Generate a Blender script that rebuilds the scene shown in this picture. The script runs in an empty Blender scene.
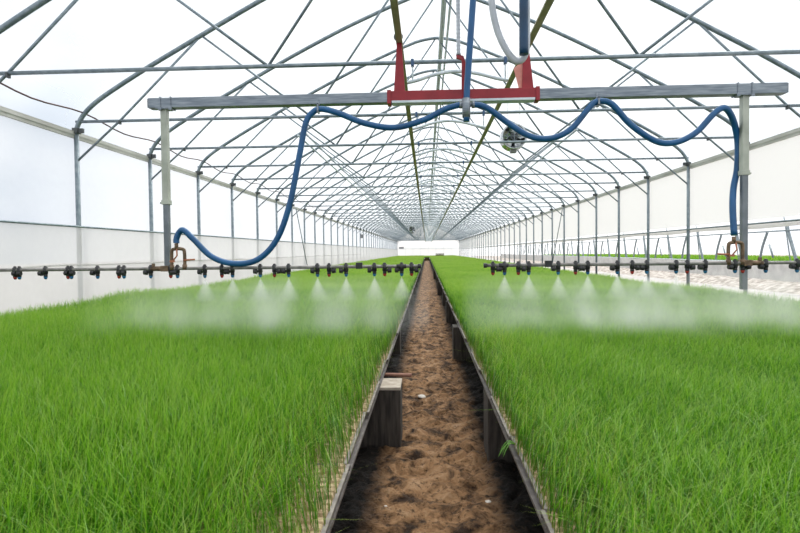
import bpy, bmesh, math, random
import numpy as np
from mathutils import Vector, Matrix, noise

random.seed(7)
rng = np.random.default_rng(7)
SC = bpy.context.scene
COL = SC.collection

# ------------------------------------------------------------------ camera
EYE = 1.15
cam_d = bpy.data.cameras.new('camera')
cam_d.sensor_width = 36.0
cam_d.lens = 560 / 800 * 36
cam_d.clip_end = 400
cam_d.dof.use_dof = True
cam_d.dof.focus_distance = 5.0
cam_d.dof.aperture_fstop = 8.0
cam = bpy.data.objects.new('camera', cam_d)
COL.objects.link(cam)
YAW, PITCH, ROLL = .048, -.026, -.011
_cy, _sy, _cp, _sp = math.cos(YAW), math.sin(YAW), math.cos(PITCH), math.sin(PITCH)
_F = Vector((-_sy * _cp, _cy * _cp, _sp))
_r = Vector((_cy, _sy, 0))
_u = _r.cross(_F)
_R = math.cos(ROLL) * _r + math.sin(ROLL) * _u
_U = math.cos(ROLL) * _u - math.sin(ROLL) * _r
m = Matrix((_R, _U, -_F)).transposed().to_4x4()
m.translation = (0, 0, EYE)
cam.matrix_world = m
SC.camera = cam

# ------------------------------------------------------------------ world: bright overcast sky with thin cloud breaks
SKY = 1.38
w = bpy.data.worlds.new('sky')
SC.world = w
w.use_nodes = True
nt = w.node_tree
nt.nodes.clear()
out = nt.nodes.new('ShaderNodeOutputWorld')
bg = nt.nodes.new('ShaderNodeBackground')
tc = nt.nodes.new('ShaderNodeTexCoord')
mp = nt.nodes.new('ShaderNodeMapping')
mp.inputs['Scale'].default_value = (1.3, 1.3, 2.6)
ns = nt.nodes.new('ShaderNodeTexNoise')
ns.inputs['Scale'].default_value = 1.6
ns.inputs['Detail'].default_value = 4
rp = nt.nodes.new('ShaderNodeValToRGB')
rp.color_ramp.elements[0].position = .40
rp.color_ramp.elements[0].color = (.58, .64, .73, 1)
rp.color_ramp.elements[1].position = .60
rp.color_ramp.elements[1].color = (.90, .91, .93, 1)
nt.links.new(tc.outputs['Generated'], mp.inputs['Vector'])
nt.links.new(mp.outputs['Vector'], ns.inputs['Vector'])
nt.links.new(ns.outputs['Fac'], rp.inputs['Fac'])
sx = nt.nodes.new('ShaderNodeSeparateXYZ')
nt.links.new(tc.outputs['Generated'], sx.inputs['Vector'])
el = nt.nodes.new('ShaderNodeMapRange')          # the cloud deck is evenly bright overhead
el.inputs['From Min'].default_value = .18
el.inputs['From Max'].default_value = .60
nt.links.new(sx.outputs['Z'], el.inputs['Value'])
cm = nt.nodes.new('ShaderNodeMixRGB')
cm.inputs[2].default_value = (1, 1, 1, 1)
ey = nt.nodes.new('ShaderNodeMapRange')          # ... and towards the end of the tunnel, where the sun stands behind it
ey.inputs['From Min'].default_value = .80
ey.inputs['From Max'].default_value = .96
nt.links.new(sx.outputs['Y'], ey.inputs['Value'])
mxm = nt.nodes.new('ShaderNodeMath')
mxm.operation = 'MAXIMUM'
nt.links.new(el.outputs['Result'], mxm.inputs[0])
nt.links.new(ey.outputs['Result'], mxm.inputs[1])
nt.links.new(mxm.outputs[0], cm.inputs['Fac'])
nt.links.new(rp.outputs['Color'], cm.inputs[1])
gm = nt.nodes.new('ShaderNodeMixRGB')
gm.inputs[2].default_value = (1.05, 1.05, 1.05, 1)
nt.links.new(ey.outputs['Result'], gm.inputs['Fac'])
nt.links.new(cm.outputs['Color'], gm.inputs[1])
nt.links.new(gm.outputs['Color'], bg.inputs['Color'])
bg.inputs['Strength'].default_value = SKY
nt.links.new(bg.outputs['Background'], out.inputs['Surface'])

# weak, very soft sun behind the cloud
sd = bpy.data.lights.new('sun', 'SUN')
sd.energy = 4.9
sd.angle = math.radians(70)
sd.color = (1, .96, .88)
sun = bpy.data.objects.new('sun', sd)
COL.objects.link(sun)
sun.rotation_euler = (math.radians(-28), math.radians(14), 0)

SC.view_settings.view_transform = 'Standard'
SC.view_settings.look = 'None'
SC.view_settings.gamma = 1
SC.view_settings.exposure = 0
SC.view_settings.use_curve_mapping = False
SC.cycles.use_denoising = True
SC.cycles.transparent_max_bounces = 16
SC.cycles.max_bounces = 6
SC.cycles.diffuse_bounces = 3
SC.cycles.volume_bounces = 4
SC.cycles.volume_max_steps = 64


# ------------------------------------------------------------------ materials
def mat(name):
    mm = bpy.data.materials.new(name)
    mm.use_nodes = True
    t = mm.node_tree
    t.nodes.clear()
    o = t.nodes.new('ShaderNodeOutputMaterial')
    return mm, t, o


def N(t, kind, **kw):
    n = t.nodes.new(kind)
    for k, v in kw.items():
        if hasattr(n, k) and k not in n.inputs:
            setattr(n, k, v)
        else:
            n.inputs[k].default_value = v
    return n


def ramp(t, stops):
    n = t.nodes.new('ShaderNodeValToRGB')
    e = n.color_ramp.elements
    while len(e) < len(stops):
        e.new(.5)
    for el, (p, c) in zip(e, stops):
        el.position = p
        el.color = (*c, 1)
    return n


def solid(name, c1, c2=None, rough=.5, metal=0, scale=8, bump=0, stretch=(1, 1, 1), trans=0):
    mm, t, o = mat(name)
    b = N(t, 'ShaderNodeBsdfPrincipled', Roughness=rough, Metallic=metal)
    b.inputs['Transmission Weight'].default_value = trans
    tcn = t.nodes.new('ShaderNodeTexCoord')
    mpn = N(t, 'ShaderNodeMapping', Scale=stretch)
    nz = N(t, 'ShaderNodeTexNoise', Scale=scale, Detail=5)
    t.links.new(tcn.outputs['Object'], mpn.inputs['Vector'])
    t.links.new(mpn.outputs['Vector'], nz.inputs['Vector'])
    r = ramp(t, [(.35, c1), (.65, c2 or c1)])
    t.links.new(nz.outputs['Fac'], r.inputs['Fac'])
    t.links.new(r.outputs['Color'], b.inputs['Base Color'])
    if bump:
        bp = N(t, 'ShaderNodeBump', Strength=bump, Distance=.01)
        t.links.new(nz.outputs['Fac'], bp.inputs['Height'])
        t.links.new(bp.outputs['Normal'], b.inputs['Normal'])
    t.links.new(b.outputs['BSDF'], o.inputs['Surface'])
    return mm


def film(name, clear, milky, scale=1.5, lo=.75, stretch=(1, .4, 1), col=(.9, .92, .94), tint=(.97, .98, 1)):
    """polythene sheet: part of the light passes straight, the rest is scattered"""
    mm, t, o = mat(name)
    tr = N(t, 'ShaderNodeBsdfTransparent', Color=(*tint, 1))
    tl = N(t, 'ShaderNodeBsdfTranslucent', Color=(*col, 1))
    df = N(t, 'ShaderNodeBsdfDiffuse', Color=(*col, 1))
    mx = N(t, 'ShaderNodeMixShader', Fac=milky)
    t.links.new(tl.outputs[0], mx.inputs[1])
    t.links.new(df.outputs[0], mx.inputs[2])
    m2 = t.nodes.new('ShaderNodeMixShader')
    g = t.nodes.new('ShaderNodeTexCoord')
    mpn = N(t, 'ShaderNodeMapping', Scale=stretch)
    nz = N(t, 'ShaderNodeTexNoise', Scale=scale, Detail=6, Roughness=.6)
    t.links.new(g.outputs['Object'], mpn.inputs['Vector'])
    t.links.new(mpn.outputs['Vector'], nz.inputs['Vector'])
    mr = N(t, 'ShaderNodeMapRange')
    mr.inputs['From Min'].default_value = .3
    mr.inputs['From Max'].default_value = .7
    mr.inputs['To Min'].default_value = 1 - clear * lo
    mr.inputs['To Max'].default_value = 1 - clear
    t.links.new(nz.outputs['Fac'], mr.inputs['Value'])
    bp = N(t, 'ShaderNodeBump', Strength=.35, Distance=.05)
    t.links.new(nz.outputs['Fac'], bp.inputs['Height'])
    t.links.new(bp.outputs['Normal'], df.inputs['Normal'])
    t.links.new(bp.outputs['Normal'], tl.inputs['Normal'])
    t.links.new(mr.outputs['Result'], m2.inputs['Fac'])
    t.links.new(tr.outputs[0], m2.inputs[1])
    t.links.new(mx.outputs[0], m2.inputs[2])
    t.links.new(m2.outputs[0], o.inputs['Surface'])
    return mm


def grass_material(name):
    mm, t, o = mat(name)
    ah = N(t, 'ShaderNodeAttribute', attribute_name='blade_height')
    ar = N(t, 'ShaderNodeAttribute', attribute_name='blade_tone')
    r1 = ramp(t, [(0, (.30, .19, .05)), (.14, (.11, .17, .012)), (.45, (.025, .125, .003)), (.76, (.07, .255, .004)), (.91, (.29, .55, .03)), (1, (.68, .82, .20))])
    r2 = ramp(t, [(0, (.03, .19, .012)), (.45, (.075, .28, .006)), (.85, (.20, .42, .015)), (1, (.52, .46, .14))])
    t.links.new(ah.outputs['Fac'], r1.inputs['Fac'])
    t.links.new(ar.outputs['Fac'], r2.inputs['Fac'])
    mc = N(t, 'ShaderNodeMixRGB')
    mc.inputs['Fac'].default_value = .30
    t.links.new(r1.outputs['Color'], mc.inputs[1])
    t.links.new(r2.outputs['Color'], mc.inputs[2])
    df = t.nodes.new('ShaderNodeBsdfDiffuse')
    tl = t.nodes.new('ShaderNodeBsdfTranslucent')
    gl = N(t, 'ShaderNodeBsdfGlossy', Roughness=.35, Color=(.8, .9, .75, 1))
    a = N(t, 'ShaderNodeMixShader', Fac=.5)
    b = N(t, 'ShaderNodeMixShader', Fac=.06)
    t.links.new(mc.outputs['Color'], df.inputs['Color'])
    t.links.new(mc.outputs['Color'], tl.inputs['Color'])
    t.links.new(df.outputs[0], a.inputs[1])
    t.links.new(tl.outputs[0], a.inputs[2])
    t.links.new(a.outputs[0], b.inputs[1])
    t.links.new(gl.outputs[0], b.inputs[2])
    t.links.new(b.outputs[0], o.inputs['Surface'])
    return mm


def soil_material(name):
    mm, t, o = mat(name)
    b = N(t, 'ShaderNodeBsdfPrincipled', Roughness=.7)
    b.inputs['Specular IOR Level'].default_value = .22
    g = t.nodes.new('ShaderNodeTexCoord')
    n1 = N(t, 'ShaderNodeTexNoise', Scale=7.5, Detail=9, Roughness=.66, Distortion=.6)
    n2 = N(t, 'ShaderNodeTexNoise', Scale=1.1, Detail=4)
    n3 = N(t, 'ShaderNodeTexNoise', Scale=34, Detail=6, Roughness=.7)
    for n_ in (n1, n2, n3):
        t.links.new(g.outputs['Object'], n_.inputs['Vector'])
    # trodden brown loam, spilled black peat by both beds, colour deepened with under-bed shade
    r1 = ramp(t, [(.38, (.04, .021, .011)), (.45, (.15, .08, .037)), (.55, (.36, .20, .095)), (.80, (.58, .39, .235))])
    t.links.new(n1.outputs['Fac'], r1.inputs['Fac'])
    r3 = ramp(t, [(.36, (.18, .15, .13)), (.47, (1, 1, 1)), (.75, (1.1, 1.1, 1.1))])
    t.links.new(n3.outputs['Fac'], r3.inputs['Fac'])
    mu = N(t, 'ShaderNodeMixRGB', blend_type='MULTIPLY')
    mu.inputs['Fac'].default_value = .9
    t.links.new(r1.outputs['Color'], mu.inputs[1])
    t.links.new(r3.outputs['Color'], mu.inputs[2])
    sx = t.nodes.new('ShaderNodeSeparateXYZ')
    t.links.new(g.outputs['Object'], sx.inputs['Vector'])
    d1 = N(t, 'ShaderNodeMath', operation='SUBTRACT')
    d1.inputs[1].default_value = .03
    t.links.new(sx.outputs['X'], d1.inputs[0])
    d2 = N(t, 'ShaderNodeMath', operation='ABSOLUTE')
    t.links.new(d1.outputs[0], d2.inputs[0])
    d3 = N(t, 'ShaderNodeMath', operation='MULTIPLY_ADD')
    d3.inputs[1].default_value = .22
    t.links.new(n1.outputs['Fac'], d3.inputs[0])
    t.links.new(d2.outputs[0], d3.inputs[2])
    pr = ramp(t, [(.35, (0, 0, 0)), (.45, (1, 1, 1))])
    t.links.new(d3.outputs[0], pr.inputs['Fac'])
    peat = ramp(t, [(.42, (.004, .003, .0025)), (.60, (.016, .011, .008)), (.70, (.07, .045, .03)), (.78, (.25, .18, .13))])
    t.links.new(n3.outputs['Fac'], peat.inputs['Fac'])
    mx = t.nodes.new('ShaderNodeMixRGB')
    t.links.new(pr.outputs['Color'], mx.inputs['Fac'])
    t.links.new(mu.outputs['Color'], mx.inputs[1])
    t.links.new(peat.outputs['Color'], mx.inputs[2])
    t.links.new(mx.outputs['Color'], b.inputs['Base Color'])
    bp = N(t, 'ShaderNodeBump', Strength=1.0, Distance=.03)
    ad = N(t, 'ShaderNodeMath', operation='ADD')
    t.links.new(n1.outputs['Fac'], ad.inputs[0])
    t.links.new(n3.outputs['Fac'], ad.inputs[1])
    t.links.new(ad.outputs[0], bp.inputs['Height'])
    t.links.new(bp.outputs['Normal'], b.inputs['Normal'])
    t.links.new(b.outputs['BSDF'], o.inputs['Surface'])
    return mm


def volume_material(name, kind, dens):
    """airborne water droplets; kind 'bank' = drifting mist in a long box, 'cone' = spray under a nozzle"""
    mm, t, o = mat(name)
    v = N(t, 'ShaderNodeVolumeScatter', Color=(1, 1, 1, 1), Anisotropy=.25)
    g = t.nodes.new('ShaderNodeTexCoord')
    s = t.nodes.new('ShaderNodeSeparateXYZ')

    def M(op, a, b_=None, c=None):
        n = N(t, 'ShaderNodeMath', operation=op)
        n.use_clamp = False
        for i, q in enumerate((a, b_, c)):
            if q is None:
                continue
            if isinstance(q, (int, float)):
                n.inputs[i].default_value = q
            else:
                t.links.new(q, n.inputs[i])
        return n.outputs[0]
    if kind == 'bank':
        t.links.new(g.outputs['Generated'], s.inputs[0])
        x, y, z = s.outputs

        def bell(q, e):      # 0 at both ends, 1 in the middle
            return M('POWER', M('MAXIMUM', M('MULTIPLY', M('MULTIPLY', q, M('SUBTRACT', 1.0, q)), 4.0), 0.0), e)
        mpn = N(t, 'ShaderNodeMapping', Scale=(1, 1, .4))
        t.links.new(g.outputs['Object'], mpn.inputs['Vector'])
        nz = N(t, 'ShaderNodeTexNoise', Scale=3.6, Detail=3)
        t.links.new(mpn.outputs['Vector'], nz.inputs['Vector'])
        cl = M('MAXIMUM', M('MULTIPLY', M('SUBTRACT', nz.outputs['Fac'], .38), 5.0), .12)
        zf = M('POWER', M('MAXIMUM', M('SUBTRACT', 1.0, z), 0.0), .85)
        zf = M('MULTIPLY', zf, M('MINIMUM', M('MULTIPLY', z, 3.5), 1.0))
        d = M('MULTIPLY', M('MULTIPLY', M('MULTIPLY', bell(x, .5), bell(y, 1.2)), zf), M('MULTIPLY', cl, dens))
    else:
        t.links.new(g.outputs['Object'], s.inputs[0])
        x, y, z = s.outputs                                   # apex at the origin, spray falls along -Z
        dep = M('MAXIMUM', M('MULTIPLY', z, -1.0), .008)
        rad = M('SQRT', M('ADD', M('MULTIPLY', x, x), M('MULTIPLY', y, y)))
        q = M('DIVIDE', rad, M('MULTIPLY', dep, .58))
        core = M('MAXIMUM', M('SUBTRACT', 1.0, M('MULTIPLY', q, q)), 0.0)
        fade = M('MAXIMUM', M('SUBTRACT', 1.0, M('DIVIDE', dep, .19)), 0.0)
        d = M('MULTIPLY', M('MULTIPLY', core, fade), M('DIVIDE', dens, M('ADD', dep, .02)))
    t.links.new(d, v.inputs['Density'])
    t.links.new(v.outputs[0], o.inputs['Volume'])
    return mm


MT = dict(
    steel=solid('galvanized_steel', (.17, .215, .245), (.27, .32, .35), .42, .4, 14),
    zinc=solid('zinc_beam', (.17, .20, .235), (.30, .335, .37), .42, .5, 16, .1, (.5, 1, 5)),
    light_tube=solid('light_galvanized_tube', (.56, .63, .67), (.70, .76, .80), .4, 0, 10),
    alu=solid('aluminium_leg', (.34, .36, .30), (.46, .48, .41), .4, .3, 8),
    leg_low=solid('grey_leg_tube', (.13, .15, .165), (.22, .24, .26), .4, .5, 8),
    rail=solid('olive_painted_rail', (.30, .275, .16), (.40, .37, .23), .5, .1, 12),
    red=solid('red_paint', (.25, .008, .016), (.33, .014, .024), .42, 0, 10),
    pale_red=solid('faded_red_plate', (.62, .22, .18), (.72, .32, .26), .55, 0, 14),
    blue=solid('blue_rubber_hose', (.006, .075, .20), (.010, .10, .26), .35, 0, 9),
    navy=solid('dark_blue_hose', (.004, .035, .085), (.006, .05, .12), .4, 0, 9),
    clamp=solid('dull_blue_clamp', (.03, .08, .17), (.05, .11, .22), .5),
    white=solid('white_plastic', (.42, .45, .49), (.52, .55, .59), .4, 0, 9),
    pipe=solid('dull_spray_pipe', (.17, .16, .15), (.30, .29, .27), .45, .3, 18),
    black=solid('black_plastic', (.012, .012, .014), (.03, .03, .032), .45),
    tip_blue=solid('blue_nozzle_tip', (.006, .11, .27), (.01, .16, .34), .4),
    tip_red=solid('red_nozzle_tip', (.30, .016, .014), (.38, .03, .02), .4),
    brass=solid('tarnished_brass', (.11, .075, .045), (.22, .145, .09), .4, .5, 30),
    copper=solid('orange_valve_handle', (.36, .12, .06), (.44, .17, .09), .45, .1, 30),
    gutter=solid('beige_grey_gutter', (.46, .45, .41), (.62, .61, .57), .6, .1, 5, .05, (1, .3, 1)),
    cable=solid('dark_red_cable', (.085, .04, .04), (.12, .06, .06), .6),
    fan=solid('fan_metal', (.55, .57, .58), (.68, .70, .70), .18, .85, 6),
    dark=solid('dark_fan_motor', (.05, .055, .06), (.09, .10, .10), .5),
    tray=solid('grey_black_tray_plastic', (.07, .062, .058), (.17, .15, .14), .5, 0, 20, .1),
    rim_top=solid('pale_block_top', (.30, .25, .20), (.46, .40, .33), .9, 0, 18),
    rim=solid('worn_grey_tray_rim', (.16, .14, .125), (.27, .24, .21), .6, 0, 26),
    cell=solid('tan_peat_plug', (.24, .165, .085), (.46, .35, .21), .9, 0, 45, .3),
    peat=solid('moist_brown_peat', (.05, .045, .02), (.10, .085, .035), .95, 0, 30, .3),
    deck=solid('weathered_bench_board', (.045, .037, .032), (.10, .085, .075), .85, 0, 10, .2, (1, .2, 1)),
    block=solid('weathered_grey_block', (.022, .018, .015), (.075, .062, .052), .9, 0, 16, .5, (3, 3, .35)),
    stick=solid('reddish_wood_stick', (.22, .10, .07), (.34, .17, .12), .7, 0, 20),
    stone=solid('pale_stone', (.55, .48, .42), (.75, .70, .64), .8, 0, 30),
    box=solid('grey_box', (.25, .25, .26), (.36, .36, .37), .6),
    crate=solid('green_brown_crate', (.12, .13, .06), (.2, .2, .1), .8, 0, 20),
    yard=solid('pale_ground_cover', (.27, .26, .265), (.42, .41, .41), .9, 0, 2.5, .2),
    earth=solid('brown_soil_bank', (.13, .10, .08), (.50, .47, .45), .95, 0, 6, .4),
    skirt=solid('white_skirt_sheet', (.52, .52, .52), (.66, .66, .65), .6, 0, 3, .2),
    endfilm=film('end_wall_film', .12, .4, .8, .9, (1, .4, 1), (.88, .86, .86)),
    roof=film('clear_roof_film', .80, .25, .5, .9, (1, .4, 1), (.80, .83, .86), (.80, .835, .87)),
    wallfilm=film('wall_film', .62, .4, 1.1, .7, (1, .35, .5), (.78, .80, .83), (.86, .885, .92)),
    skirtfilm=film('lower_wall_film', .34, .4, 2.2, .6, (1, .5, .5), (.78, .77, .755), (.84, .835, .83)),
    curtain=film('rolled_side_curtain', .10, .4, 1.2, .7, (1, .3, .6), (.85, .84, .825)),
    grass=grass_material('seedling_green'),
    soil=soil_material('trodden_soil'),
)


# ------------------------------------------------------------------ mesh helpers
class MB:
    def __init__(self):
        self.v, self.f, self.s = [], [], []

    def add(self, vs, fs, smooth=False):
        o = len(self.v)
        self.v += [tuple(p) for p in vs]
        self.f += [tuple(i + o for i in q) for q in fs]
        self.s += [smooth] * len(fs)
        return self

    def box(self, x0, x1, y0, y1, z0, z1, c=0):
        if c:                                   # chamfered vertical and horizontal edges
            bm = bmesh.new()
            bmesh.ops.create_cube(bm, size=1)
            for q in bm.verts:
                q.co = Vector(((x0 + x1) / 2 + q.co.x * (x1 - x0), (y0 + y1) / 2 + q.co.y * (y1 - y0), (z0 + z1) / 2 + q.co.z * (z1 - z0)))
            bmesh.ops.bevel(bm, geom=bm.edges[:], offset=c, segments=2, affect='EDGES', profile=.6)
            bm.verts.index_update()
            self.add([q.co[:] for q in bm.verts], [[q.index for q in f.verts] for f in bm.faces])
            bm.free()
            return self
        vs = [(x, y, z) for x in (x0, x1) for y in (y0, y1) for z in (z0, z1)]
        return self.add(vs, [(0, 1, 3, 2), (4, 6, 7, 5), (0, 4, 5, 1), (2, 3, 7, 6), (0, 2, 6, 4), (1, 5, 7, 3)])

    def tube(self, pts, r, n=10, caps=True, phase=0):
        pts = [Vector(p) for p in pts]
        rs = r if isinstance(r, (list, tuple)) else [r] * len(pts)
        tang = []
        for i in range(len(pts)):
            a, b = pts[max(i - 1, 0)], pts[min(i + 1, len(pts) - 1)]
            tang.append((b - a).normalized())
        up = Vector((0, 0, 1)) if abs(tang[0].z) < .9 else Vector((0, 1, 0))
        nx = tang[0].cross(up).normalized()
        vs = []
        for i, p in enumerate(pts):
            nx = (nx - tang[i] * nx.dot(tang[i])).normalized()
            ny = tang[i].cross(nx)
            for k in range(n):
                a = 2 * math.pi * k / n + phase
                vs.append(p + (nx * math.cos(a) + ny * math.sin(a)) * rs[i])
        fs = []
        for i in range(len(pts) - 1):
            for k in range(n):
                k2 = (k + 1) % n
                fs.append((i * n + k, i * n + k2, (i + 1) * n + k2, (i + 1) * n + k))
        self.add(vs, fs, n > 4)
        if caps:
            o = len(self.v) - len(vs)
            self.f.append(tuple(o + k for k in range(n))[::-1])
            self.f.append(tuple(o + (len(pts) - 1) * n + k for k in range(n)))
            self.s += [False, False]
        return self

    def prism(self, outline, y0, y1):
        """outline in XZ, extruded along Y"""
        n = len(outline)
        vs = [(x, y0, z) for x, z in outline] + [(x, y1, z) for x, z in outline]
        fs = [tuple(range(n))[::-1], tuple(range(n, 2 * n))]
        fs += [(i, (i + 1) % n, n + (i + 1) % n, n + i) for i in range(n)]
        return self.add(vs, fs)

    def lathe(self, prof, n=20, axis='z', at=(0, 0, 0)):
        """profile of (radius, height)"""
        vs = []
        for r_, h in prof:
            for k in range(n):
                a = 2 * math.pi * k / n
                p = (r_ * math.cos(a), r_ * math.sin(a), h) if axis == 'z' else (r_ * math.cos(a), h, r_ * math.sin(a))
                vs.append((p[0] + at[0], p[1] + at[1], p[2] + at[2]))
        fs = [(i * n + k, i * n + (k + 1) % n, (i + 1) * n + (k + 1) % n, (i + 1) * n + k) for i in range(len(prof) - 1) for k in range(n)]
        return self.add(vs, fs, True)

    def build(self, name, material, parent=None):
        me = bpy.data.meshes.new(name)
        me.from_pydata(self.v, [], self.f)
        me.polygons.foreach_set('use_smooth', self.s)
        bm = bmesh.new()
        bm.from_mesh(me)
        bmesh.ops.recalc_face_normals(bm, faces=bm.faces[:])
        bm.to_mesh(me)
        bm.free()
        me.materials.append(material)
        o = bpy.data.objects.new(name, me)
        COL.objects.link(o)
        if parent is not None:
            o.parent = parent
        return o


def tag(o, label=None, cat=None, group=None, kind=None):
    if label:
        o['label'] = label
    if cat:
        o['category'] = cat
    if group:
        o['group'] = group
    if kind:
        o['kind'] = kind
    return o


def empty(name, loc, label, cat, group=None):
    o = bpy.data.objects.new(name, None)
    o.empty_display_size = .1
    COL.objects.link(o)
    o.location = loc
    return tag(o, label, cat, group)


KIDS = {}


def kids(o):
    return [c for c in bpy.data.objects if c.parent is o]


def copy_tree(o, loc=None, label=None, parent=None, tree=None):
    tree = tree or tree_of(o)
    c = o.copy()
    COL.objects.link(c)
    if parent is not None:
        c.parent = parent
    if loc is not None:
        c.location = loc
    if label:
        c['label'] = label
    for ch in tree[1]:
        copy_tree(ch[0], parent=c, tree=ch)
    return c


def tree_of(o):
    return (o, [tree_of(c) for c in kids(o)])


def spline(pts, n=8):
    """Catmull-Rom through points"""
    P = [Vector(p) for p in pts]
    P = [P[0] * 2 - P[1]] + P + [P[-1] * 2 - P[-2]]
    o = []
    for i in range(1, len(P) - 2):
        a, b, c, d = P[i - 1:i + 3]
        for k in range(n):
            t = k / n
            o.append(.5 * ((2 * b) + (c - a) * t + (2 * a - 5 * b + 4 * c - d) * t * t + (3 * b - a - 3 * c + d) * t ** 3))
    o.append(P[-2])
    return o


ONES = 'zeroth first second third fourth fifth sixth seventh eighth ninth tenth eleventh twelfth thirteenth fourteenth fifteenth sixteenth seventeenth eighteenth nineteenth'.split()
TENS = {20: ('twentieth', 'twenty'), 30: ('thirtieth', 'thirty'), 40: ('fortieth', 'forty'), 50: ('fiftieth', 'fifty'), 60: ('sixtieth', 'sixty')}


def nth(k):
    if k < 20:
        return ONES[k]
    a, b = TENS[k // 10 * 10]
    return a if k % 10 == 0 else b + '-' + ONES[k % 10]


# ------------------------------------------------------------------ dimensions
XC, HW = .2425, 4.922                 # greenhouse centre line and half width
XL, XR = XC - HW, XC + HW
YF, YB = 5.34, 89.34                  # first frame in view, end wall
ZG, ZT = 2.82, 2.94                   # eave gutter, tie bar
NF = 43
half = [(HW, ZG), (HW - .005, 2.84), (4.88, 2.93), (4.80, 3.05), (4.66, 3.18), (4.43, 3.335), (3.95, 3.62), (3.45, 3.895), (2.9, 4.195), (2.4, 4.46),
        (1.9, 4.71), (1.48, 4.91), (.90, 5.16), (.60, 5.28), (.34, 5.37), (0, 5.42)]
arch2d = [(-x, z) for x, z in half] + [(x, z) for x, z in half[::-1][1:]]
arch_s = [(p.x, p.z) for p in spline([(x, 0, z) for x, z in arch2d], 4)]


def arch_z(dx):
    dx = abs(dx)
    for (x1, z1), (x2, z2) in zip(half, half[1:]):
        if x2 <= dx <= x1 and x1 > x2:
            return z2 + (z1 - z2) * (dx - x2) / (x1 - x2)
    return ZG


# ------------------------------------------------------------------ ground
def soil_height(x, y):
    p = Vector((x * 1.0, y * 1.0, 0))
    h = .030 * noise.noise(p * 3.1) + .030 * noise.noise(p * 7.3 + Vector((9, 2, 0))) + .016 * noise.noise(p * 15 + Vector((3, 8, 0))) + .013 * noise.noise(p * 29) + .006 * noise.noise(p * 60)
    c = abs(noise.noise(p * 4.3 + Vector((30, 0, 0))))
    h += -.018 * max(0, 1 - c * 7)
    return h - .02


xs = [-5.3, -3, -1.5, -.8] + list(np.arange(-.62, .70, .013)) + [.85, 1.6, 3, 5.4, 5.6]
ys = [-4, 0, .9] + list(np.arange(1.4, 5, .013)) + list(np.arange(5, 9, .022)) + list(np.arange(9, 16, .06)) + list(np.arange(16, 90.5, .75)) + [100]
fv, ff = [], []
for y in ys:
    for x in xs:
        inside = -.7 < x < .75 and .9 < y < 90
        fv.append((x, y, soil_height(x, y) if inside else -.02))
nx = len(xs)
for j in range(len(ys) - 1):
    for i in range(nx - 1):
        ff.append((j * nx + i, j * nx + i + 1, (j + 1) * nx + i + 1, (j + 1) * nx + i))
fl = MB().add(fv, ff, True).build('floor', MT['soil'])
tag(fl, kind='structure')
yd = MB().add([(5.5, -4, -.03), (10.2, -4, -.03), (10.2, 110, -.03), (5.5, 110, -.03)], [(0, 1, 2, 3)]).build('ground', MT['yard'])
tag(yd, kind='structure')
g2 = MB().add([(10.2, -4, -.035), (60, -4, -.035), (60, 130, -.035), (10.2, 130, -.035)], [(0, 1, 2, 3)]).build('ground', MT['earth'])
tag(g2, kind='structure')
g3 = MB().add([(-60, -4, -.06), (-5.3, -4, -.06), (-5.3, 130, -.06), (-60, 130, -.06)], [(0, 1, 2, 3)]).build('ground', MT['yard'])
tag(g3, kind='structure')

# ------------------------------------------------------------------ film envelope
OFF = .055
Y0F, Y1F = -2.6, YB + .06


def sheet(name, prof, y0, y1, material, step=2.0, parent=None, sag=.0):
    """a sheet that follows prof (XZ) along the house, slightly slack between frames"""
    ysn = np.arange(y0, y1 + .001, step / 2)
    vs, fs = [], []
    n = len(prof)
    for j, y in enumerate(ysn):
        for x, z in prof:
            vs.append((x, y, z + (-sag if j % 2 else 0)))
    for j in range(len(ysn) - 1):
        for i in range(n - 1):
            fs.append((j * n + i, j * n + i + 1, (j + 1) * n + i + 1, (j + 1) * n + i))
    return MB().add(vs, fs, True).build(name, material, parent)


roofp = []
for i, (x, z) in enumerate(arch_s):
    a, b = arch_s[max(i - 1, 0)], arch_s[min(i + 1, len(arch_s) - 1)]
    tx, tz = b[0] - a[0], b[1] - a[1]
    L = math.hypot(tx, tz)
    roofp.append((XC + x - tz / L * OFF, z + tx / L * OFF))
tag(sheet('ceiling', roofp, -2.66, YB, MT['roof'], sag=.012), kind='structure')
ZP = 1.53                              # side rail height

# closed film wall
rows = [2.82, 2.4, 2.0, 1.7, ZP]
wl = sheet('wall_left', [(XL - OFF, z) for z in rows], -2.66, YB, MT['wallfilm'])
tag(wl, kind='structure')


def wrinkled(name, x, z0, z1, y0, y1, material, amp, seed, parent=None, dy=.25, nz=7):
    vs, fs = [], []
    yy = np.arange(y0, y1 + .01, dy)
    zz = np.linspace(z1, z0, nz)
    for y in yy:
        for z in zz:
            q = noise.noise(Vector((y * .9, z * 2.1, seed))) + .5 * noise.noise(Vector((y * 2.7, z * 1.3, seed + 5)))
            e = min(1, (z1 - z) / .2)
            vs.append((x + amp * q * e, y, z))
    for j in range(len(yy) - 1):
        for i in range(nz - 1):
            fs.append((j * nz + i, j * nz + i + 1, (j + 1) * nz + i + 1, (j + 1) * nz + i))
    return MB().add(vs, fs, True).build(name, material, parent)


wrinkled('lower_sheet', XL + .085, -.02, ZP, -2.6, YB, MT['skirtfilm'], .022, 1, wl)
# a folded seam in the lower sheet
MB().tube([(XL + .095, y, 1.02 + .03 * noise.noise(Vector((y * .8, 0, 3)))) for y in np.arange(3, 40, .5)], .012, 6).build('sheet_seam', MT['skirtfilm'], wl)

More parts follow.
